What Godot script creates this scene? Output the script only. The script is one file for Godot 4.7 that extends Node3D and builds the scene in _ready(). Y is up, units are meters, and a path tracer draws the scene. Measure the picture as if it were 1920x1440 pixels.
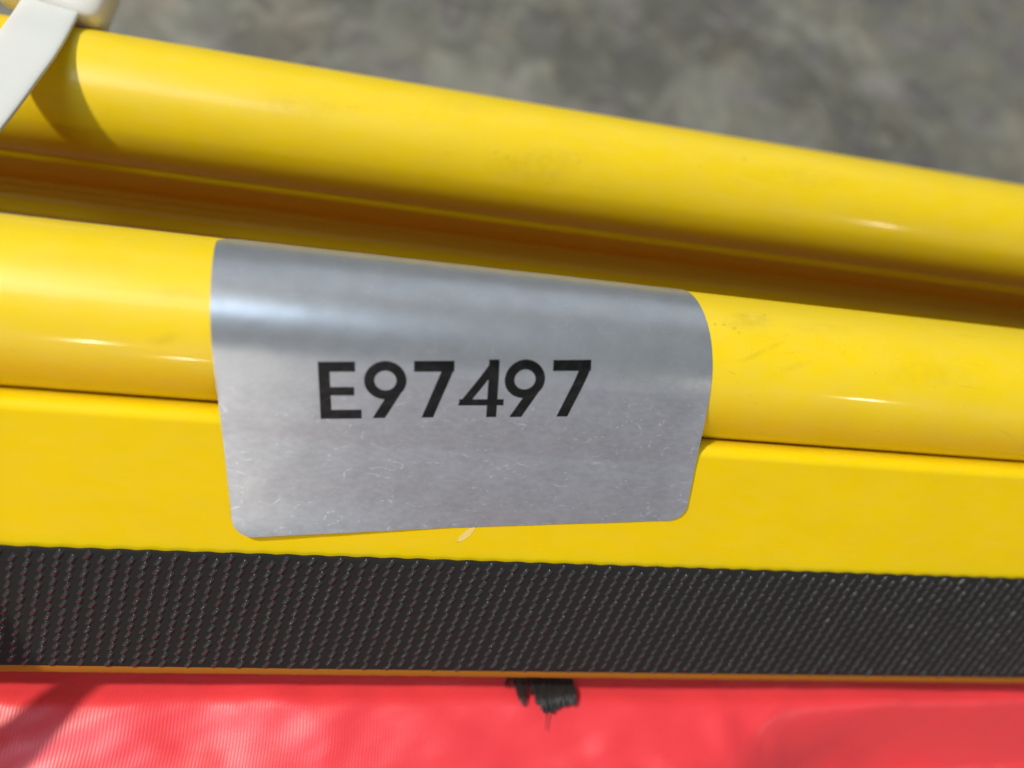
extends Node3D
# Close-up of two yellow tubular rails, an asset sticker, a black webbing strap, red fabric and a white cable tie on concrete.
# Rail frame of reference: t runs along the rails, a is "up across the rails", b is "away across the rails" (metres).

const EYE_Y := 0.330
const PITCH := 1.13446  # 65 degrees
const CP := 0.422618
const SP := 0.906308

var rng := RandomNumberGenerator.new()
var M := {}
var noise_a := FastNoiseLite.new()
var noise_b := FastNoiseLite.new()
var noise_c := FastNoiseLite.new()

# ------------------------------------------------------------------ frame of reference
func W(t: float, a: float, b: float) -> Vector3:
	return Vector3(t, EYE_Y + a * CP - b * SP, -a * SP - b * CP)

func wdir(t: float, a: float, b: float) -> Vector3:
	return Vector3(t, a * CP - b * SP, -a * SP - b * CP)

func _ready() -> void:
	rng.seed = 4711
	noise_a.seed = 3; noise_a.frequency = 1.0; noise_a.fractal_octaves = 4
	noise_b.seed = 11; noise_b.frequency = 1.0; noise_b.fractal_octaves = 2
	noise_c.seed = 29; noise_c.frequency = 1.0; noise_c.fractal_type = FastNoiseLite.FRACTAL_RIDGED; noise_c.fractal_octaves = 3
	set_camera()
	set_air()
	set_lamps()
	make_materials()
	make_floor()
	make_bag()
	make_front_rail()
	make_rear_rail()
	make_webbing()
	make_frayed_end()
	make_cable_tie()

# ------------------------------------------------------------------ camera, air, lamps
func set_camera() -> void:
	var cam := Camera3D.new()
	cam.name = "camera"
	var d := Vector3(0.97720, -0.08233, -0.19571)     # the rails' direction as the camera sees it (right, up, towards it)
	var e1 := Vector3(0.08073, 0.99660, -0.01617)
	var e2 := Vector3(0.19638, 0.0, 0.98053)
	var wx := Vector3(1, 0, 0)
	var w1 := wdir(0, 1, 0)
	var w2 := wdir(0, 0, -1)
	var right := wx * d.x + w1 * e1.x + w2 * e2.x
	var up := wx * d.y + w1 * e1.y + w2 * e2.y
	var back := wx * d.z + w1 * e1.z + w2 * e2.z
	cam.transform = Transform3D(Basis(right, up, back).orthonormalized(), Vector3(0, EYE_Y, 0))
	cam.near = 0.01
	cam.far = 60.0
	cam.fov = 52.81
	var look := CameraAttributesPhysical.new()
	look.frustum_focal_length = 24.167
	look.frustum_focus_distance = 0.166
	look.exposure_aperture = 4.9
	look.frustum_near = 0.01
	look.frustum_far = 60.0
	cam.attributes = look
	add_child(cam)
	cam.current = true

func set_air() -> void:
	var env := Environment.new()
	env.background_mode = Environment.BG_COLOR
	env.background_color = Color(0.105, 0.115, 0.130).linear_to_srgb()
	env.tonemap_mode = Environment.TONE_MAPPER_LINEAR
	env.tonemap_exposure = 1.14
	env.sdfgi_enabled = true
	env.ssao_enabled = true
	env.ssil_enabled = true
	var we := WorldEnvironment.new()
	we.name = "surroundings"
	we.environment = env
	add_child(we)

func lamp(called: String, towards: Vector3, distance: float, energy: float, size: float, tint: Color) -> void:
	var l := OmniLight3D.new()
	l.name = called
	l.light_energy = energy
	l.light_size = size
	l.light_color = tint
	l.omni_range = 12.0
	l.omni_attenuation = 2.0
	l.shadow_enabled = true
	l.position = W(0.02, 0.01, 0.16) + towards.normalized() * distance
	add_child(l, true)

func panel(called: String, towards: Vector3, distance: float, size: Vector2, energy: float, tint: Color) -> void:
	var p := AreaLight3D.new()
	p.name = called
	p.area_size = size
	p.area_normalize_energy = true
	p.light_energy = energy
	p.light_color = tint
	p.area_range = 12.0
	p.shadow_enabled = true
	var aim := W(0.02, 0.01, 0.16)
	p.transform = Transform3D(Basis(), aim + towards.normalized() * distance).looking_at(aim, wdir(0, 1, 0.1))
	add_child(p, true)

func set_lamps() -> void:
	# directions are (along the rails, across up, towards the viewer)
	lamp("key_lamp", wdir(-0.58, 0.42, -0.74), 2.5, 5.7, 0.08, Color(1.0, 0.97, 0.92))
	lamp("hall_lamp", wdir(-0.32, -0.69, -0.65), 3.0, 0.75, 0.035, Color(1.0, 0.96, 0.9))
	lamp("hall_lamp", wdir(-0.22, -0.845, -0.487), 3.0, 0.36, 0.025, Color(1.0, 0.96, 0.9))
	lamp("hall_lamp", wdir(0.60, -0.43, -0.67), 3.0, 0.55, 0.03, Color(1.0, 0.96, 0.9))
	panel("skylight_panel", wdir(-0.36, 0.26, -0.88), 2.2, Vector2(1.1, 0.6), 1.25, Color(0.80, 0.90, 1.0))
	panel("added_low_fill_panel", Vector3(-0.08, 0.24, 1.0), 4.0, Vector2(5.0, 1.7), 1.25, Color(0.93, 0.96, 1.0))  # added broad low fill behind the viewer, brightens the sticker's lower half
	panel("roof_panel", wdir(0.10, 0.93, -0.30), 2.6, Vector2(3.4, 1.8), 1.0, Color(0.93, 0.96, 1.0))

# ------------------------------------------------------------------ mesh helpers
func tag(o: Node3D, label: String, category := "", group := "", kind := "") -> Node3D:
	if label: o.set_meta("label", label)
	if category: o.set_meta("category", category)
	if group: o.set_meta("group", group)
	if kind: o.set_meta("kind", kind)
	return o

func thing(called: String, at: Vector3) -> Node3D:
	var o := Node3D.new()
	o.name = called
	o.position = at
	add_child(o, true)
	return o

func put(called: String, m: Mesh, mat: Material, parent: Node3D = null) -> MeshInstance3D:
	var o := MeshInstance3D.new()
	o.name = called
	o.mesh = m
	o.material_override = null
	for i in m.get_surface_count():
		m.surface_set_material(i, mat)
	if parent == null:
		add_child(o, true)
	else:
		parent.add_child(o, true)
		if parent.get_parent() == self:
			o.position = -parent.position
	return o

# a smooth sheet of nu x nv cells; pos(i, j) and uv(i, j) take fractions 0..1
func grid(nu: int, nv: int, pos: Callable, uv: Callable, flip := false, closed_v := false) -> ArrayMesh:
	var P := PackedVector3Array()
	var N := PackedVector3Array()
	var T := PackedVector2Array()
	var I := PackedInt32Array()
	for j in nv + 1:
		for i in nu + 1:
			var fu := float(i) / nu
			var fv := float(j) / nv
			P.append(pos.call(fu, fv))
			T.append(uv.call(fu, fv))
	var w := nu + 1
	for j in nv + 1:
		for i in nu + 1:
			var du := P[j * w + mini(i + 1, nu)] - P[j * w + maxi(i - 1, 0)]
			var j0 := j - 1
			var j1 := j + 1
			if closed_v:
				if j0 < 0: j0 = nv - 1
				if j1 > nv: j1 = 1
			else:
				j0 = maxi(j0, 0)
				j1 = mini(j1, nv)
			var dv := P[j1 * w + i] - P[j0 * w + i]
			var n := du.cross(dv).normalized()
			N.append(-n if flip else n)
	for j in nv:
		for i in nu:
			var q := j * w + i
			if flip:
				I.append_array([q, q + 1, q + w, q + 1, q + w + 1, q + w])
			else:
				I.append_array([q, q + w, q + 1, q + 1, q + w, q + w + 1])
	var arr := []
	arr.resize(Mesh.ARRAY_MAX)
	arr[Mesh.ARRAY_VERTEX] = P
	arr[Mesh.ARRAY_NORMAL] = N
	arr[Mesh.ARRAY_TEX_UV] = T
	arr[Mesh.ARRAY_INDEX] = I
	var m := ArrayMesh.new()
	m.add_surface_from_arrays(Mesh.PRIMITIVE_TRIANGLES, arr)
	return m

# a closed outline in (a, b), rounded at its corners by radius r
func rounded(corners: PackedVector2Array, r: float, steps := 5) -> PackedVector2Array:
	var out := PackedVector2Array()
	var n := corners.size()
	for k in n:
		var p := corners[k]
		var u := (corners[(k + n - 1) % n] - p)
		var v := (corners[(k + 1) % n] - p)
		var rr := minf(r, minf(u.length(), v.length()) * 0.45)
		var p0 := p + u.normalized() * rr
		var p1 := p + v.normalized() * rr
		for s in steps + 1:
			var f := float(s) / steps
			out.append(p0.lerp(p, f).lerp(p.lerp(p1, f), f))
	return out

# an outline swept along t, with its ends closed
func sweep(outline: PackedVector2Array, t0: float, t1: float, nt: int, lean := 0.0) -> ArrayMesh:
	var st := SurfaceTool.new()
	st.begin(Mesh.PRIMITIVE_TRIANGLES)
	var n := outline.size()
	var area := 0.0
	for k in n:
		area += outline[k].cross(outline[(k + 1) % n])
	var sgn := 1.0 if area > 0.0 else -1.0
	var run := [0.0]
	var normals := PackedVector2Array()
	for k in n:
		run.append(run[k] + outline[k].distance_to(outline[(k + 1) % n]))
		var e := outline[(k + 1) % n] - outline[(k + n - 1) % n]
		normals.append(Vector2(e.y, -e.x).normalized() * sgn)
	var idx := 0
	for i in nt + 1:
		var t := lerpf(t0, t1, float(i) / nt)
		for k in n + 1:
			var q := outline[k % n]
			st.set_normal(wdir(0, normals[k % n].x, normals[k % n].y))
			st.set_uv(Vector2((t + 0.12) / 0.36, run[k] / 0.1))
			st.add_vertex(W(t, q.x + lean * t, q.y))
	for i in nt:
		for k in n:
			var q := i * (n + 1) + k
			var s := q + n + 1
			if sgn < 0.0:
				for x in [q, s, q + 1, q + 1, s, s + 1]: st.add_index(x)
			else:
				for x in [q, q + 1, s, q + 1, s + 1, s]: st.add_index(x)
	idx = (nt + 1) * (n + 1)
	var tri := Geometry2D.triangulate_polygon(outline)
	for e in [0, 1]:
		var t := t0 if e == 0 else t1
		for k in n:
			st.set_normal(Vector3(-1 if e == 0 else 1, 0, 0))
			st.set_uv(Vector2(0, 0))
			st.add_vertex(W(t, outline[k].x + lean * t, outline[k].y))
		for k in range(0, tri.size(), 3):
			var v := [tri[k], tri[k + 1], tri[k + 2]]
			var c: float = (outline[v[1]] - outline[v[0]]).cross(outline[v[2]] - outline[v[0]])
			if (c > 0.0) != (e == 0):
				v = [v[0], v[2], v[1]]
			for x in v: st.add_index(idx + x)
		idx += n
	return st.commit()

func ring(a: float, b: float, r: float, n: int) -> PackedVector2Array:
	var out := PackedVector2Array()
	for k in n:
		var ph := TAU * k / n
		out.append(Vector2(a + r * sin(ph), b - r * cos(ph)))
	return out

# a round or flattened thread through points
func thread(st: SurfaceTool, pts: Array, r0: float, r1: float, sides := 6, base := 0) -> int:
	var n := pts.size()
	var side := Vector3(0.3, 0.9, 0.2)
	for i in n:
		var dirv: Vector3 = (pts[mini(i + 1, n - 1)] - pts[maxi(i - 1, 0)]).normalized()
		var u := dirv.cross(side).normalized()
		var v := dirv.cross(u)
		var r := lerpf(r0, r1, float(i) / (n - 1))
		for k in sides + 1:
			var w := TAU * k / sides
			var nn := u * cos(w) + v * sin(w)
			st.set_normal(nn)
			st.set_uv(Vector2(float(k) / sides, float(i) / n))
			st.add_vertex(pts[i] + nn * r)
	for i in n - 1:
		for k in sides:
			var q := base + i * (sides + 1) + k
			var s := q + sides + 1
			for x in [q, s, q + 1, q + 1, s, s + 1]: st.add_index(x)
	return base + n * (sides + 1)

# ------------------------------------------------------------------ materials
func lin(r: float, g: float, b: float) -> Color:
	return Color(r, g, b).linear_to_srgb()

func mat(c: Color, rough: float, metal := 0.0) -> StandardMaterial3D:
	var m := StandardMaterial3D.new()
	m.albedo_color = c
	m.roughness = rough
	m.metallic = metal
	m.cull_mode = BaseMaterial3D.CULL_DISABLED
	return m

func bytes_image(w: int, h: int, px: PackedByteArray) -> Image:
	return Image.create_from_data(w, h, false, Image.FORMAT_RGB8, px)

func tex(im: Image) -> ImageTexture:
	return ImageTexture.create_from_image(im)

# orange peel of sprayed paint: fine noise for relief
func peel_texture(freq: float, octaves: int, seed_: int) -> ImageTexture:
	var n := FastNoiseLite.new()
	n.seed = seed_
	n.frequency = freq
	n.fractal_octaves = octaves
	return tex(n.get_seamless_image(512, 512))

const PAINT := Vector3(0.83, 0.59, 0.003)

# paint with scuffs; marks are [t mm, round the tube in degrees, half length mm, half height mm, turn in degrees, strength]
func paint_image(seed_: int, marks: Array, dust := 0.55) -> Image:
	var w := 1536
	var h := 384
	var px := PackedByteArray()
	px.resize(w * h * 3)
	var n := FastNoiseLite.new()
	n.seed = seed_
	n.frequency = 1.0
	n.fractal_octaves = 4
	for y in h:
		for x in w:
			var g := n.get_noise_2d(x * 0.008, y * 0.014)
			var k := 1.0 + 0.035 * g
			var grey := clampf(0.05 + 0.12 * n.get_noise_2d(x * 0.02 + 70.0, y * 0.05 + 9.0), 0.0, 0.16)
			var c := PAINT * k
			c = c.lerp(Vector3(0.66, 0.57, 0.26), grey * dust)
			put_px(px, (y * w + x) * 3, c)
	var im := bytes_image(w, h, px)
	for q in marks:
		var cx: float = (q[0] / 1000.0 + 0.12) / 0.36 * w
		var cy: float = (q[1] + 180.0) / 360.0 * h
		var sx: float = 0.36 / w * 1000.0
		var sy: float = TAU * 16.5 / h
		var reach: float = maxf(q[2], q[3]) * 1.3
		var co := cos(deg_to_rad(q[4]))
		var si := sin(deg_to_rad(q[4]))
		for y in range(int(cy - reach / sy), int(cy + reach / sy) + 1):
			for x in range(int(cx - reach / sx), int(cx + reach / sx) + 1):
				if x < 0 or y < 0 or x >= w or y >= h: continue
				var dx: float = (x - cx) * sx
				var dy: float = (y - cy) * sy
				var e := Vector2((dx * co + dy * si) / q[2], (-dx * si + dy * co) / q[3]).length()
				if e >= 1.0: continue
				var k: float = (1.0 - e * e) * q[5]
				if q[3] > 0.45:
					k *= clampf(0.6 + 0.9 * n.get_noise_2d(x * 0.06, y * 0.08), 0.0, 1.0)
				var old := im.get_pixel(x, y)
				im.set_pixel(x, y, old.lerp(Color(0.30, 0.26, 0.08), clampf(k * 0.30, 0.0, 1.0)))
	return im

func put_px(px: PackedByteArray, at: int, c: Vector3) -> void:
	var s := Color(maxf(c.x, 0.0), maxf(c.y, 0.0), maxf(c.z, 0.0)).linear_to_srgb()
	px[at] = clampi(int(s.r * 255.0 + 0.5), 0, 255)
	px[at + 1] = clampi(int(s.g * 255.0 + 0.5), 0, 255)
	px[at + 2] = clampi(int(s.b * 255.0 + 0.5), 0, 255)

func painted(im: Image, rough: float) -> StandardMaterial3D:
	var m := mat(Color.WHITE, rough)
	if im: m.albedo_texture = tex(im)
	else: m.albedo_color = lin(PAINT.x, PAINT.y, PAINT.z)
	m.clearcoat_enabled = true
	m.clearcoat = 0.17
	m.clearcoat_roughness = 0.09
	m.heightmap_enabled = true
	m.heightmap_texture = M.peel
	m.heightmap_scale = 0.0014
	m.metallic_specular = 0.45
	return m

func make_materials() -> void:
	M.peel = peel_texture(0.045, 3, 5)
	var rear := [[102.0, 20.4, 0.55, 0.5, 0, 1.6], [88.4, 5.0, 0.7, 0.3, 30, 0.5], [30.9, -11.2, 1.2, 0.22, 40, 0.6], [33.9, -14.6, 1.0, 0.2, 45, 0.7], [53.6, -8.7, 0.8, 0.25, 35, 0.7], [45.8, -33.6, 0.7, 0.3, 20, 0.45],
		[42.0, -16.0, 15.0, 5.0, 12, 0.22], [46.0, -30.0, 7.0, 2.5, 10, 0.16], [20.0, 30.0, 9.0, 3.0, 5, 0.14], [120.0, 10.0, 20.0, 4.0, 4, 0.16], [-20.0, 2.0, 16.0, 4.0, 8, 0.16]]
	var front := [[71.9, 28.8, 0.45, 0.3, 10, 0.75], [74.0, 29.2, 0.5, 0.32, 0, 0.75], [76.2, 27.0, 0.6, 0.4, 20, 0.5], [77.2, 23.6, 0.4, 0.35, 0, 0.5], [82.3, 10.9, 6.5, 0.7, 28, 0.3], [90.5, 3.0, 4.5, 0.9, 20, 0.3],
		[84.4, 43.3, 0.5, 0.25, 40, 0.6], [80.0, 36.0, 7.0, 3.0, 15, 0.35], [-33.2, 10.6, 5.0, 1.8, 5, 0.25], [-34.5, -18.1, 3.5, 1.4, 15, 0.3], [-50.0, 25.0, 12.0, 2.5, 3, 0.12], [120.0, 5.0, 14.0, 3.0, 6, 0.14], [98.0, 36.0, 9.0, 2.0, 4, 0.15]]
	for k in 40:                                       # fine scratches and grains of dust
		rear.append([rng.randf_range(-90, 220), rng.randf_range(-60, 80), rng.randf_range(1.0, 5.0), rng.randf_range(0.1, 0.16), rng.randf_range(-25, 40), rng.randf_range(0.1, 0.45)])
		front.append([rng.randf_range(-90, 220), rng.randf_range(-60, 80), rng.randf_range(1.0, 5.0), rng.randf_range(0.1, 0.16), rng.randf_range(-25, 40), rng.randf_range(0.1, 0.45)])
	for k in 150:
		rear.append([rng.randf_range(-90, 220), rng.randf_range(-60, 80), rng.randf_range(0.15, 0.5), rng.randf_range(0.12, 0.25), rng.randf_range(0, 90), rng.randf_range(0.12, 0.4)])
		front.append([rng.randf_range(-90, 220), rng.randf_range(-60, 80), rng.randf_range(0.15, 0.5), rng.randf_range(0.12, 0.25), rng.randf_range(0, 90), rng.randf_range(0.12, 0.4)])
	M.paint_front = painted(paint_image(7, front), 0.44)
	M.paint_rear = painted(paint_image(19, rear), 0.44)
	var plate_marks := [[122.0, -60.0, 0.6, 0.35, 60, 0.5], [153.0, -62.0, 0.6, 0.3, 70, 0.5]]
	M.paint_plate = painted(paint_image(31, plate_marks, 0.3), 0.46)
	M.paint_plate.clearcoat_enabled = false
	M.paint_plate.metallic_specular = 0.2
	M.paint_plate.roughness = 0.52
	M.paint_web = mat(lin(PAINT.x, PAINT.y, PAINT.z), 0.55)
	M.paint_web.metallic_specular = 0.25
	M.ridge_glint = mat(lin(0.88, 0.74, 0.16), 0.4)  # paler yellow: the light caught by the ridges, put into the colour
	M.webbing = mat(lin(0.0205, 0.0215, 0.0210), 0.7)
	M.webbing.metallic_specular = 0.2
	M.yarn = mat(lin(0.0280, 0.0320, 0.0315), 0.27)
	M.tuft = mat(lin(0.020, 0.020, 0.020), 0.42)
	M.yarn.metallic_specular = 0.42
	M.shade_strip = mat(lin(0.34, 0.125, 0.012), 0.7)  # shade on the plate's bottom edge, put into the colour
	M.shade_strip.metallic_specular = 0.25
	M.nylon = mat(lin(0.73, 0.71, 0.67), 0.4)
	M.nylon.backlight_enabled = true
	M.nylon.backlight = Color(0.3, 0.3, 0.28)
	M.nylon.subsurf_scatter_enabled = true
	M.nylon.subsurf_scatter_strength = 0.15
	M.scrape = mat(lin(0.84, 0.66, 0.17), 0.6)
	M.sticker = sticker_material()
	M.fabric = fabric_material()
	M.concrete = concrete_material()

# ------------------------------------------------------------------ floor
func concrete_material() -> StandardMaterial3D:
	var s := 768
	var px := PackedByteArray()
	px.resize(s * s * 3)
	for y in s:
		for x in s:
			var u := x / float(s)
			var v := y / float(s)
			var wx := u + 0.02 * noise_b.get_noise_2d(u * 20.0, v * 20.0)
			var wy := v + 0.02 * noise_b.get_noise_2d(u * 20.0 + 60.0, v * 20.0)
			var stain := smoothstep(0.02, 0.16, noise_a.get_noise_2d(wx * 5.0 + 3.0, wy * 5.0))
			var pale := smoothstep(0.10, 0.26, noise_a.get_noise_2d(wx * 8.0 + 21.0, wy * 6.0 + 4.0))
			var mid := noise_a.get_noise_2d(wx * 26.0 + 40.0, wy * 26.0)
			var k := 0.160 * (1.0 - 0.30 * stain) * (1.0 + 0.32 * pale) * (1.0 + 0.34 * mid)
			var spots := smoothstep(0.34, 0.55, noise_b.get_noise_2d(wx * 38.0 + 9.0, wy * 38.0 + 3.0))
			k = lerpf(k, 0.235, spots * 0.65)
			var warm := noise_b.get_noise_2d(u * 11.0 + 5.0, v * 11.0 + 31.0)
			var c := Vector3(k, k * 0.985, k * 0.81)
			c = c.lerp(Vector3(k * 1.10, k * 1.02, k * 0.80), smoothstep(0.12, 0.5, warm))
			c = c.lerp(Vector3(k * 1.02, k * 0.95, k * 0.89), smoothstep(0.1, 0.5, -warm))
			put_px(px, (y * s + x) * 3, c)
	var m := mat(Color.WHITE, 0.75)
	m.albedo_texture = tex(bytes_image(s, s, px))
	m.uv1_scale = Vector3(1, 1, 1)
	return m

func make_floor() -> void:
	var m := grid(60, 60, func(u, v): return Vector3(lerpf(-3.0, 3.0, u), 0.0005 * noise_a.get_noise_2d(u * 300.0, v * 300.0), lerpf(-4.0, 2.0, v)), func(u, v): return Vector2(lerpf(-3.0, 3.0, u), lerpf(-4.0, 2.0, v)) / 0.75 + Vector2(0.37, 0.2), true)
	var o := put("concrete_floor", m, M.concrete)
	tag(o, "grey mottled concrete floor behind the yellow rails", "", "", "structure")

# ------------------------------------------------------------------ red fabric
func fabric_material() -> StandardMaterial3D:
	var s := 256
	var im := Image.create(s, s, false, Image.FORMAT_RGB8)   # ribs of the weave: 16 ribs across a tile of 12 mm
	for y in s:
		for x in s:
			var rib := 0.5 + 0.5 * cos(TAU * 16.0 * x / s + 0.8 * sin(TAU * y / s))
			var cross := 0.5 + 0.5 * cos(TAU * 32.0 * y / s + PI * floorf(16.0 * x / s))
			var h := clampf(0.6 * pow(rib, 0.8) + 0.4 * cross * rib, 0.0, 1.0)
			im.set_pixel(x, y, Color(h, h, h))
	var m := mat(lin(0.80, 0.048, 0.060), 0.40)
	m.heightmap_enabled = true
	m.heightmap_texture = tex(im)
	m.heightmap_scale = 0.0023
	m.rim_enabled = true
	m.rim = 0.22
	m.rim_tint = 0.35
	m.metallic_specular = 0.5
	return m

func bag_height(x: float, z: float) -> float:
	var h := 0.1240
	var near := smoothstep(-0.0120, 0.010, z + 0.03 * (x - 0.14))
	h -= near * 0.042 * smoothstep(0.098, 0.156, x) + near * 0.003 * smoothstep(0.158, 0.169, x - 0.5 * z) - near * 0.003 * smoothstep(0.174, 0.195, x - 0.5 * z)
	h -= 0.005 * smoothstep(-0.0105, -0.0185, z)        # tucked down under the rail
	# slack folds and fine wrinkles of the cloth
	var w := noise_b.get_noise_2d(x * 9.0, z * 9.0)
	h += 0.0016 * noise_b.get_noise_2d(x * 14.0, z * 22.0) + 0.0006 * noise_a.get_noise_2d(x * 38.0 - z * 30.0 + 2.0, z * 55.0 + x * 12.0) + 0.0007 * noise_b.get_noise_2d(x * 45.0 + z * 20.0, z * 50.0 + 7.0)
	h += 0.0013 * pow(maxf(0.0, 0.5 + 0.5 * noise_c.get_noise_2d(x * 7.0 + z * 6.0 + w, z * 16.0 - x * 5.0)), 3.0)
	return h

func make_bag() -> void:
	var x0 := -0.30
	var x1 := 0.46
	var z0 := -0.042
	var z1 := 0.20
	var f := func(u: float, v: float) -> Vector3:
		var x := lerpf(x0, x1, u)
		var z := lerpf(z0, z1, v)
		var e := minf(minf(x - x0, x1 - x), minf(z - z0, z1 - z))
		var k := clampf(e / 0.016, 0.0, 1.0)
		var h := bag_height(x, z) * sqrt(maxf(0.0, 1.0 - (1.0 - k) * (1.0 - k)))
		return Vector3(x, h, z)
	var m := grid(300, 150, f, func(u, v): 
		var x := lerpf(x0, x1, u)
		var z := lerpf(z0, z1, v)
		return Vector2(x + 0.0016 * noise_b.get_noise_2d(x * 12.0, z * 12.0) + 0.05 * z * noise_b.get_noise_2d(x * 6.0, 2.0), z) / 0.012, true)
	var o := put("red_fabric", m, M.fabric)
	tag(o, "red ribbed woven nylon cloth lying under the front yellow rail", "fabric")

# ------------------------------------------------------------------ the front rail
const FC := Vector2(0.0104, 0.1645)
const FR := 0.0165
const PLATE0 := Vector2(-0.0065, 0.1552)
const PLATED := Vector2(-0.8988, 0.4384)
const PLATEN := Vector2(-0.4384, -0.8988)      # out of the plate's face

func tube(c: Vector2, r: float, t0: float, t1: float, lean := 0.0) -> ArrayMesh:
	return grid(90, 96, func(u, v):
		var t := lerpf(t0, t1, u)
		var ph: float = lerpf(-PI, PI, v)
		return W(t, c.x + r * sin(ph) + lean * t, c.y - r * cos(ph)),
		func(u, v): return Vector2((lerpf(t0, t1, u) + 0.12) / 0.36, v), false, true)

func make_front_rail() -> void:
	var t0 := -0.34
	var t1 := 0.62
	var o := thing("yellow_rail", W(0.1, -0.065, 0.178))
	put("tube", tube(FC, FR, t0, t1), M.paint_front, o)
	var back := 0.0085
	var p0 := PLATE0 + PLATED * 0.0018
	var q := -PLATEN * back
	var low := PLATE0 + PLATED * 0.0640              # the lower edge curls under
	var prof := PackedVector2Array()
	for k in 9: prof.append(p0 + PLATED * 0.0022 - PLATEN * 0.0022 + (PLATEN * sin(k * PI / 16) - PLATED * cos(k * PI / 16)) * 0.0022)
	for k in 9: prof.append(low - PLATEN * 0.0042 + (PLATEN * cos(k * PI / 16) + PLATED * sin(k * PI / 16)) * 0.0042)
	prof.append(low + PLATED * 0.0042 + q)
	prof.append(p0 + q)
	put("side_plate", sweep(prof, t0, t1, 40), M.paint_plate, o)
	# a light scrape in the paint of the plate, just under the sticker
	var sp := func(u: float, v: float) -> Vector3:
		var wv := (v - 0.5) * 2.0
		var half := 0.00075 * (1.0 - pow(absf(u * 2.0 - 1.0), 2.5))
		var t := 0.0242 + 0.0034 * u + wv * half
		var s := 0.0292 - 0.0046 * u + wv * half * 0.5
		var g: Vector2 = PLATE0 + PLATED * s + PLATEN * 0.00006
		return W(t, g.x, g.y)
	put("paint_scrape", grid(10, 4, sp, func(u, v): return Vector2(u, v)), M.scrape, o).set_meta("label", "pale scrape in the yellow paint")
	make_sticker(o)
	tag(o, "front yellow tubular rail with silver sticker reading E97497", "rail", "yellow tubular rails")

# the path over which the sticker is stuck: over the tube, across the gap, down the plate
const STICK_PH := -0.49742
func sticker_path(u: float, lift: float) -> Vector2:
	var r := FR + 0.0001
	var ph := PI / 2 - u / r
	if ph >= STICK_PH:
		var n := Vector2(sin(ph), -cos(ph))
		return FC + n * (r + lift)
	var used := (PI / 2 - STICK_PH) * r
	var n0 := Vector2(sin(STICK_PH), -cos(STICK_PH))
	var a := FC + n0 * (r + lift)
	var q := PLATE0 + PLATED * 0.006 + PLATEN * (0.0001 + lift)
	var gap := a.distance_to(q)
	if u - used < gap:
		return a.lerp(q, (u - used) / gap)
	return q + PLATED * (u - used - gap)

const SW := 0.0975
const SH := 0.0695
func sticker_point(x: float, y: float, lift: float) -> Vector3:
	var an := deg_to_rad(5.5)
	var t := -0.0290 + x * cos(an) + y * sin(an)
	var u := 0.0050 - x * sin(an) + y * cos(an)
	# a crease where it bridges the gap, and slight waves
	var wave := 0.00006 * noise_b.get_noise_2d(x * 40.0, y * 50.0) + 0.000012 * noise_b.get_noise_2d(x * 160.0 + 5.0, y * 200.0)
	var curl := 0.0011 * pow(clampf((y - (SH - 0.009)) / 0.009, 0.0, 1.0), 2.0) * clampf(1.0 - x / 0.045, 0.0, 1.0)
	curl += 0.0004 * pow(clampf(1.0 - (SW - x) / 0.006, 0.0, 1.0), 2.0) * smoothstep(0.036, 0.046, y)
	var g := sticker_path(u, lift + 0.00016 + wave + curl)
	return W(t, g.x, g.y)

func sticker_edge(y: float) -> float:                # how far the rounded corners cut in at height y
	var r := 0.0042
	var d := minf(y, SH - y)
	return 0.0 if d >= r else r - sqrt(maxf(0.0, r * r - (r - d) * (r - d)))

func make_sticker(parent: Node3D) -> void:
	var f := func(u: float, v: float) -> Vector3:
		var y := SH * (0.5 - 0.5 * cos(PI * v)) if v < 0.04 or v > 0.96 else SH * (0.5 - 0.5 * cos(PI * v))
		var cut := sticker_edge(y)
		return sticker_point(lerpf(cut, SW - cut, u), y, 0.0)
	var g := func(u: float, v: float) -> Vector2:
		var y := SH * (0.5 - 0.5 * cos(PI * v))
		var cut := sticker_edge(y)
		return Vector2(lerpf(cut, SW - cut, u) / SW, y / SH)
	var m := grid(160, 200, f, g)
	var o := put("asset_sticker", m, M.sticker, parent)
	o.set_meta("label", "silver sticker with black number E97497 wrapped round the tube")

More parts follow.
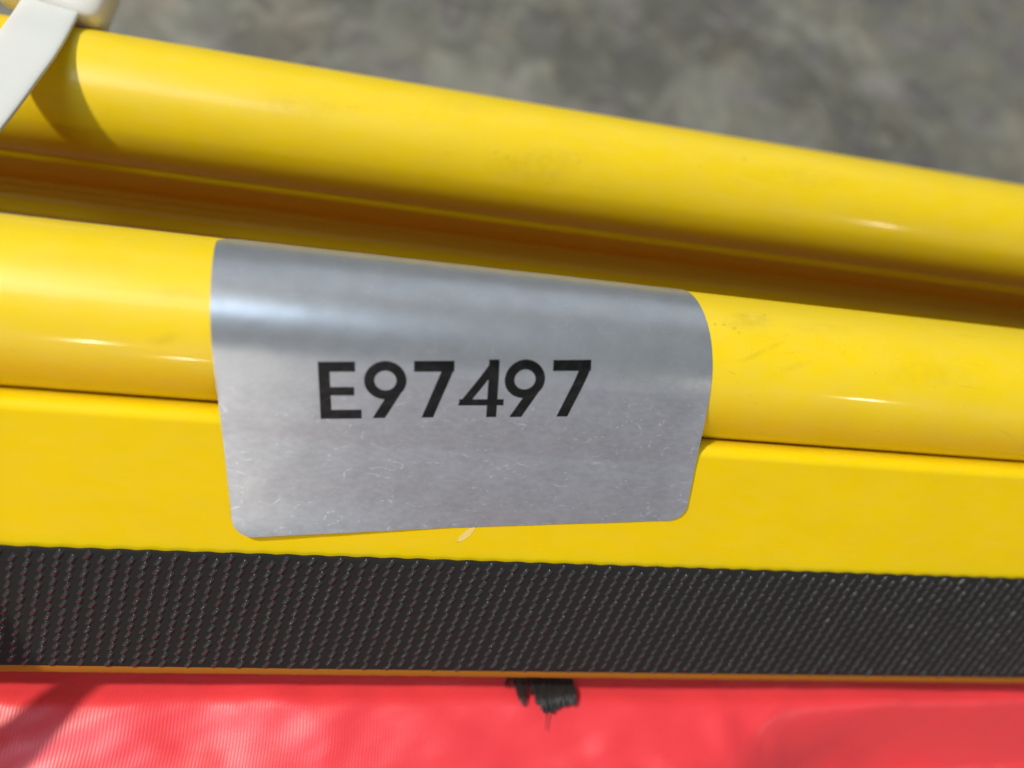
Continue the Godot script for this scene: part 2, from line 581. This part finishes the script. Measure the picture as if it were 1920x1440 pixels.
func in_glyphs(x: float, y: float) -> bool:          # millimetres on the sticker
	if x < 18.0 or x > 72.5 or y < 29.0 or y > 43.0: return false
	# E
	if x < 26.8:
		if x >= 18.65 and x <= 20.75 and y >= 30.0 and y <= 42.4: return true
		if x >= 18.65 and ((y >= 30.0 and y <= 32.05 and x <= 25.5) or (y >= 35.4 and y <= 37.2 and x <= 25.2) or (y >= 40.4 and y <= 42.4 and x <= 26.5)): return true
		return false
	for c in [Vector2(31.15, 34.0), Vector2(58.35, 33.85)]:
		var dx: float = x - c.x
		var dy: float = y - c.y
		if absf(dx) < 5.0:
			var d := Vector2(dx * 1.02, dy).length()
			if d <= 4.1 and d >= 2.15: return true
			# the straight leg, from the ring's right side down to the left
			if y > c.y + 1.2 and y <= 42.35:
				var f: float = (y - c.y - 1.2) / (42.35 - c.y - 1.2)
				var right := lerpf(3.85, -0.15, f)
				var left := lerpf(1.45, -2.55, f)
				if dx >= left and dx <= right and d >= 2.15: return true
	for s in [36.6, 63.9]:
		var dx: float = x - s
		if dx >= 0.0 and dx <= 7.7:
			if y >= 29.9 and y <= 32.1: return true
			if y > 32.0 and y <= 42.3:
				var f: float = (y - 29.9) / 12.4
				var left := lerpf(6.0, 1.6, f)
				if dx >= left and dx <= left + 2.25: return true
	# 4
	if x >= 45.0 and x <= 54.4:
		if x >= 51.1 and x <= 53.1 and y >= 29.7 and y <= 42.3: return true
		if y >= 38.2 and y <= 39.6 and x >= 45.5: return true
		if y >= 29.7 and y <= 39.5:
			var f: float = (y - 29.7) / 9.4
			var left := lerpf(51.8, 45.5, f)
			if x >= left and x <= left + 2.0 and x <= 53.1: return true
	return false

func sticker_material() -> StandardMaterial3D:
	var w := 1024
	var h := 730
	var px := PackedByteArray()
	px.resize(w * h * 3)
	var hp := PackedByteArray()
	hp.resize(w * h)
	for y in h:
		for x in w:
			var cloud := noise_a.get_noise_2d(x * 0.012, y * 0.014)
			var grain := noise_b.get_noise_2d(x * 0.16, y * 0.16)
			var mott := noise_a.get_noise_2d(x * 0.03 + y * 0.02 + 300.0, y * 0.055 - x * 0.018) * smoothstep(200.0, 480.0, float(y))
			var vein := smoothstep(0.80, 0.97, noise_c.get_noise_2d(x * 0.013 + y * 0.008, y * 0.017) * 0.5 + 0.5) * smoothstep(-0.1, 0.5, noise_b.get_noise_2d(x * 0.01 + 50.0, y * 0.01))
			var crease := smoothstep(0.83, 0.96, 0.5 + 0.5 * noise_c.get_noise_2d(x * 0.011 + y * 0.006 + 90.0, y * 0.019 - x * 0.004)) * smoothstep(330.0, 460.0, float(y)) * smoothstep(0.0, 0.3, noise_a.get_noise_2d(x * 0.009 + 8.0, y * 0.012) + 0.12)
			var k := 0.41 + 0.035 * cloud + 0.045 * mott + 0.015 * grain + 0.05 * vein + 0.17 * crease
			put_px(px, (y * w + x) * 3, Vector3(k * 0.94, k * 0.995, k * 1.06))
			hp[y * w + x] = clampi(int(128.0 + 42.0 * cloud + 60.0 * mott + 16.0 * grain + 16.0 * vein + 40.0 * crease + 26.0 * noise_b.get_noise_2d(x * 0.045, y * 0.05)), 0, 255)
	var per := 1024.0 / (SW * 1000.0)
	for y in range(int(28.5 * per), int(43.5 * per)):
		for x in range(int(18.0 * per), int(72.5 * per)):
			var hit := 0
			for sy in 3:
				for sx in 3:
					if in_glyphs((x + (sx + 0.5) / 3.0) / per, (y + (sy + 0.5) / 3.0) / per): hit += 1
			if hit:
				var at := (y * w + x) * 3
				var f := hit / 9.0 * (1.0 - 0.06 * smoothstep(0.35, 0.7, noise_b.get_noise_2d(x * 0.09, y * 0.12)) - 0.08 * smoothstep(0.5, 0.9, noise_c.get_noise_2d(x * 0.013 + y * 0.008, y * 0.017) * 0.5 + 0.5))
				var ink := 26 + int(8.0 * noise_b.get_noise_2d(x * 0.2, y * 0.2))
				for c in 3:
					px[at + c] = int(lerpf(px[at + c], ink, f))
	var m := mat(Color.WHITE, 0.33, 0.62)
	m.albedo_texture = tex(bytes_image(w, h, px))
	m.texture_repeat = false
	m.heightmap_enabled = true
	m.heightmap_texture = tex(Image.create_from_data(w, h, false, Image.FORMAT_L8, hp))
	m.heightmap_scale = 0.0014
	return m

# ------------------------------------------------------------------ the rear rail
func make_rear_rail() -> void:
	var t0 := -0.34
	var t1 := 0.70
	var c := Vector2(0.0676, 0.2178)
	var lean := -0.009
	var o := thing("yellow_rail", W(0.1, 0.02, 0.24))
	put("tube", tube(c, 0.0165, t0, t1, lean), M.paint_rear, o)
	put("bead_moulding", sweep(ring(0.0512, 0.2190, 0.0016, 14), t0, t1, 30, lean), M.paint_web, o)
	put("ledge", sweep(rounded(PackedVector2Array([Vector2(0.0504, 0.2205), Vector2(0.0497, 0.2520), Vector2(0.0560, 0.2520), Vector2(0.0560, 0.2200)]), 0.0005, 2), t0, t1, 30, lean), M.paint_web, o)
	put("side_plate", sweep(rounded(PackedVector2Array([Vector2(0.0515, 0.2450), Vector2(0.0404, 0.2465), Vector2(0.0404, 0.2515), Vector2(0.0515, 0.2500)]), 0.0006, 2), t0, t1, 30, lean), M.paint_web, o)
	for q in [Vector2(0.0495, 0.2453), Vector2(0.0474, 0.2457), Vector2(0.0451, 0.2460)]:
		put("ridge", sweep(ring(q.x, q.y, 0.00055, 10), t0, t1, 30, lean), M.ridge_glint, o)
	tag(o, "rear yellow tubular rail held by the white cable tie", "rail", "yellow tubular rails")

# ------------------------------------------------------------------ black webbing
func web_point(t: float, s: float, lift: float) -> Vector3:
	var g := PLATE0 + PLATED * s + PLATEN * lift
	return W(t, g.x, g.y)

func web_top(t: float) -> float:
	return 0.0340 - 0.007 * t

func web_bottom(t: float) -> float:
	return 0.0661 + 0.004 * t

func bead_mesh(la: float, wa: float, ha: float) -> ArrayMesh:
	# a float of yarn: long, flat-ended, round on top
	return grid(10, 8, func(u, v):
		var x: float = lerpf(-1.0, 1.0, u)
		var w: float = PI * v
		var k := pow(maxf(0.0, 1.0 - pow(absf(x), 3.0)), 0.6)
		return Vector3(la * x, wa * cos(w) * lerpf(0.75, 1.0, k), ha * sin(w) * k - 0.00008), func(u, v): return Vector2(u, v), false)

func make_webbing() -> void:
	var o := thing("webbing_strap", W(0.1, -0.065, 0.176))
	var th := 0.0011
	var t0 := -0.22
	var t1 := 0.40
	var body := func(u: float, v: float) -> Vector3:
		var t := lerpf(t0, t1, u)
		var a := web_top(t) - 0.0002 - 0.00025 * pow(0.5 + 0.5 * cos(TAU * t / 0.0055), 0.7)
		var b := web_bottom(t)
		var w := TAU * v
		# rounded flat section
		var c := cos(w)
		var s := sin(w)
		var f := 0.5 - 0.5 * signf(c) * pow(absf(c), 0.25)
		return web_point(t, lerpf(a, b, f), 0.0007 + 0.0005 * signf(s) * pow(absf(s), 0.4))
	put("strap_body", grid(900, 36, body, func(u, v): return Vector2(u * 40.0, v), true, true), M.webbing, o)
	var strip_point := func(u: float, v: float) -> Vector3:  # added strip below the strap, coloured like the plate's edge in shade
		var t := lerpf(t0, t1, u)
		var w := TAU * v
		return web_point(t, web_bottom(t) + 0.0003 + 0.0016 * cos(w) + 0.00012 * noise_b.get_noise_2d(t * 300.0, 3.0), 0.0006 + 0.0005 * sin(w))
	put("shade_strip", grid(300, 16, strip_point, func(u, v): return Vector2(u, v), true, true), M.shade_strip, o).set_meta("label", "orange brown strip coloured as the shaded plate edge below the strap")
	# the floats of the weave: alternate columns are half a step apart
	var st := SurfaceTool.new()
	st.begin(Mesh.PRIMITIVE_TRIANGLES)
	var bead := bead_mesh(0.00138, 0.00060, 0.00050)
	var small := bead_mesh(0.00095, 0.00048, 0.00022)
	var T := Vector3(1, 0, 0)
	var D := wdir(0, PLATED.x, PLATED.y)
	var N := wdir(0, PLATEN.x, PLATEN.y)
	var dx := 0.00275
	var dy := 0.00236
	var lean := 0.62
	for i in range(int(-0.17 / dx), int(0.36 / dx)):
		for j in range(-1, 15):
			for kind in 1:
				var half := 0.5 * (posmod(i, 2))
				var s := web_top(0.0) - 0.0001 + (j + half) * dy + (0.5 * dy if kind == 1 else 0.0)
				var t := i * dx + (0.5 * dx if kind == 1 else 0.0) - (s - 0.045) * 0.2
				s += (web_top(t) - web_top(0.0)) * (1.0 - float(j) / 13.0) + (web_bottom(t) - web_bottom(0.0)) * float(j) / 13.0
				if s < web_top(t) + 0.0009 or s > web_bottom(t) - 0.0008: continue
				t += rng.randf_range(-0.00010, 0.00010)
				var turn := atan2(1.0, lean) + rng.randf_range(-0.09, 0.09)
				if kind == 1: turn += 0.25
				var ax := -(D * sin(turn) - T * cos(turn)).normalized()
				ax = (-D * sin(turn) + T * cos(turn)).normalized()
				var zt := (N + ax * rng.randf_range(-0.06, 0.06) + D * rng.randf_range(-0.12, 0.12)).normalized()
				var ay := zt.cross(ax).normalized()
				var k := rng.randf_range(0.9, 1.08)
				var xf := Transform3D(Basis(ax * k, ay * k, zt * rng.randf_range(0.85, 1.1)), web_point(t, s, th + rng.randf_range(-0.00006, 0.00006)) - o.position)
				st.append_from(bead if kind == 0 else small, 0, xf)
	var w := MeshInstance3D.new()
	w.name = "weave"
	w.mesh = st.commit()
	w.mesh.surface_set_material(0, M.yarn)
	w.set_meta("kind", "stuff")
	o.add_child(w, true)
	var fz := SurfaceTool.new()                           # stray fibres along the strap's edge
	fz.begin(Mesh.PRIMITIVE_TRIANGLES)
	var at := 0
	for k in 150:
		var t := rng.randf_range(-0.12, 0.24)
		var up := k % 5 != 0
		var s := web_top(t) if up else web_bottom(t)
		var len := rng.randf_range(0.0003, 0.0013)
		var sway := rng.randf_range(-0.8, 0.8)
		var pts := []
		for q in 4:
			var f := q / 3.0
			pts.append(web_point(t + len * sway * f, s + (-len * f if up else len * f) + 0.0003, 0.0008 + 0.0004 * f * f) - o.position)
		at = thread(fz, pts, 0.000035, 0.00002, 4, at)
	var fuzz := MeshInstance3D.new()
	fuzz.name = "fuzz"
	fuzz.mesh = fz.commit()
	fuzz.mesh.surface_set_material(0, M.tuft)
	fuzz.set_meta("kind", "stuff")
	o.add_child(fuzz, true)
	tag(o, "black woven nylon webbing strap along the front rail's side plate", "strap")

# ------------------------------------------------------------------ frayed end of a strap
func make_frayed_end() -> void:
	var o := thing("frayed_strap_end", fab(0.0555, -0.0140))
	var reach := func(u: float) -> float:              # how far the torn edge comes out, across the end
		return lerpf(0.0050, 0.0074, u / 0.28) if u < 0.28 else lerpf(0.0074, 0.0046, (u - 0.28) / 0.72)
	var body := func(u: float, v: float) -> Vector3:
		var x := lerpf(0.0502, 0.0610, u)
		var out: float = lerpf(-0.008, reach.call(u) - 0.0004 + 0.0003 * sin(u * 40.0), v)
		var corner := 0.0009 * pow(maxf(u - 0.86, 0.0) / 0.14, 2.0)
		return fab(x - corner * v, -0.0158 + out) + Vector3(0, 0.0012 + 0.0026 * (1.0 - v) + 0.0005 * sin(u * 7.0 + 1.0) * v, 0)
	put("strap_body", grid(40, 16, body, func(u, v): return Vector2(u, v), true), M.tuft, o)
	for k in 15:                                       # ribs of yarn along the end
		var st := SurfaceTool.new()
		st.begin(Mesh.PRIMITIVE_TRIANGLES)
		var u := (k + 0.5) / 15.0
		var far: float = reach.call(u) + rng.randf_range(-0.0005, 0.0005)
		if k == 4: far = 0.0112
		var pts := []
		for q in 10:
			var f := q / 9.0
			var v := f * 0.98
			var x := lerpf(0.0502, 0.0610, u) + (0.0002 * sin(f * 9.0 + k) if k != 4 else -0.0004 * f)
			pts.append(fab(x, -0.0158 + lerpf(-0.008, far, f)) + Vector3(0, 0.0015 + 0.0026 * (1.0 - v) + 0.0005 * sin(u * 7.0 + 1.0) * v + 0.0002 * sin(f * 22.0 + k * 2.4), 0))
		thread(st, pts, 0.00042, 0.00040 if k != 4 else 0.00009)
		put("yarn", st.commit(), M.tuft, o)
	for k in 16:                                      # stray threads to the left, drawn together to a point
		var st := SurfaceTool.new()
		st.begin(Mesh.PRIMITIVE_TRIANGLES)
		var u := k / 15.0
		var x := lerpf(0.0436, 0.0506, u)
		var far: float = [0.0010, 0.0012, 0.0010, 0.0034, 0.0044, 0.0051, 0.0056, 0.0057, 0.0055, 0.0052, 0.0047, 0.0040, 0.0034, 0.0030, 0.0028, 0.0028][k]
		var pts := []
		for q in 8:
			var f := q / 7.0
			var pull := (0.0472 - x) * 0.55 if k > 2 and k < 13 else -0.0004
			pts.append(fab(x + pull * f * f + 0.0002 * sin(f * 5.0 + k * 1.7), -0.0178 + (far + 0.0020) * f) + Vector3(0, 0.0014 + 0.0016 * (1.0 - f), 0))
		thread(st, pts, 0.00034, 0.00014)
		put("loose_thread", st.commit(), M.tuft, o)
	tag(o, "frayed black strap end sticking out under the plate onto red cloth", "strap")

func fab(x: float, z: float) -> Vector3:
	return Vector3(x, bag_height(x, z), z)

# ------------------------------------------------------------------ white cable tie
func make_cable_tie() -> void:
	var o := thing("cable_tie", W(-0.085, 0.0676, 0.2))
	# the strap: points as (t, a, b), over the rear tube and down to the left, clear of the rails
	var ctrl := [Vector3(-0.0815, 0.0925, 0.2135), Vector3(-0.0811, 0.0850, 0.2075), Vector3(-0.0805, 0.0770, 0.2005), Vector3(-0.0810, 0.0703, 0.1960), Vector3(-0.0820, 0.0635, 0.1915), Vector3(-0.0838, 0.0510, 0.1830), Vector3(-0.0880, 0.0268, 0.1660), Vector3(-0.0900, 0.0023, 0.1490),
		Vector3(-0.0920, -0.0225, 0.1480), Vector3(-0.0890, -0.0430, 0.1530), Vector3(-0.0850, -0.0580, 0.1580), Vector3(-0.0865, -0.0690, 0.1610), Vector3(-0.0935, -0.0760, 0.1620)]  # unseen lower end, shaped to cast the diagonal shadow on the cloth
	var curve := Curve3D.new()
	for k in ctrl.size():
		var before: Vector3 = ctrl[maxi(k - 1, 0)]
		var after: Vector3 = ctrl[mini(k + 1, ctrl.size() - 1)]
		var h := (after - before) / 6.0
		curve.add_point(ctrl[k], -h, h)
	var total := curve.get_baked_length()
	var half_w := 0.0064
	var half_t := 0.0008
	var f := func(u: float, v: float) -> Vector3:
		var p := curve.sample_baked(u * total, true)
		var q := curve.sample_baked(minf(u * total + 0.002, total), true)
		if u > 0.98: q = p + (p - curve.sample_baked(u * total - 0.002, true))
		var along := (q - p).normalized()
		var n := Vector3(0.10, 0.40, -0.90)               # the broad side's outward direction
		n = (n - along * n.dot(along)).normalized()
		var side := along.cross(n)
		var w := TAU * v
		var c := cos(w)
		var s := sin(w)
		var g := p + side * (half_w * signf(c) * pow(absf(c), 0.3)) + n * (half_t * signf(s) * pow(absf(s), 0.5))
		return W(g.x, g.y, g.z)
	put("strap", grid(120, 40, f, func(u, v): return Vector2(u, v), false, true), M.nylon, o)
	# the head: a rounded block with the slot that the strap passes through
	var hc := Vector3(-0.0825, 0.0940, 0.2140)
	var hx := Vector3(0.93, -0.20, 0.10).normalized()
	var hy := Vector3(0.20, 0.93, 0.2)
	hy = (hy - hx * hy.dot(hx)).normalized()
	var hz := hx.cross(hy)
	var head := func(u: float, v: float) -> Vector3:
		var lon := TAU * v
		var lat := PI * (u - 0.5)
		var e := 0.38
		var cl := signf(cos(lat)) * pow(absf(cos(lat)), e)
		var x := 0.0134 * cl * signf(cos(lon)) * pow(absf(cos(lon)), e)
		var y := 0.0085 * cl * signf(sin(lon)) * pow(absf(sin(lon)), e)
		var z := 0.0068 * signf(sin(lat)) * pow(absf(sin(lat)), e)
		var g := hc + hx * x + hy * y + hz * z
		return W(g.x, g.y, g.z)
	put("head", grid(40, 60, head, func(u, v): return Vector2(u, v), false, true), M.nylon, o)
	tag(o, "white nylon cable tie looped over the rear yellow rail", "cable tie")
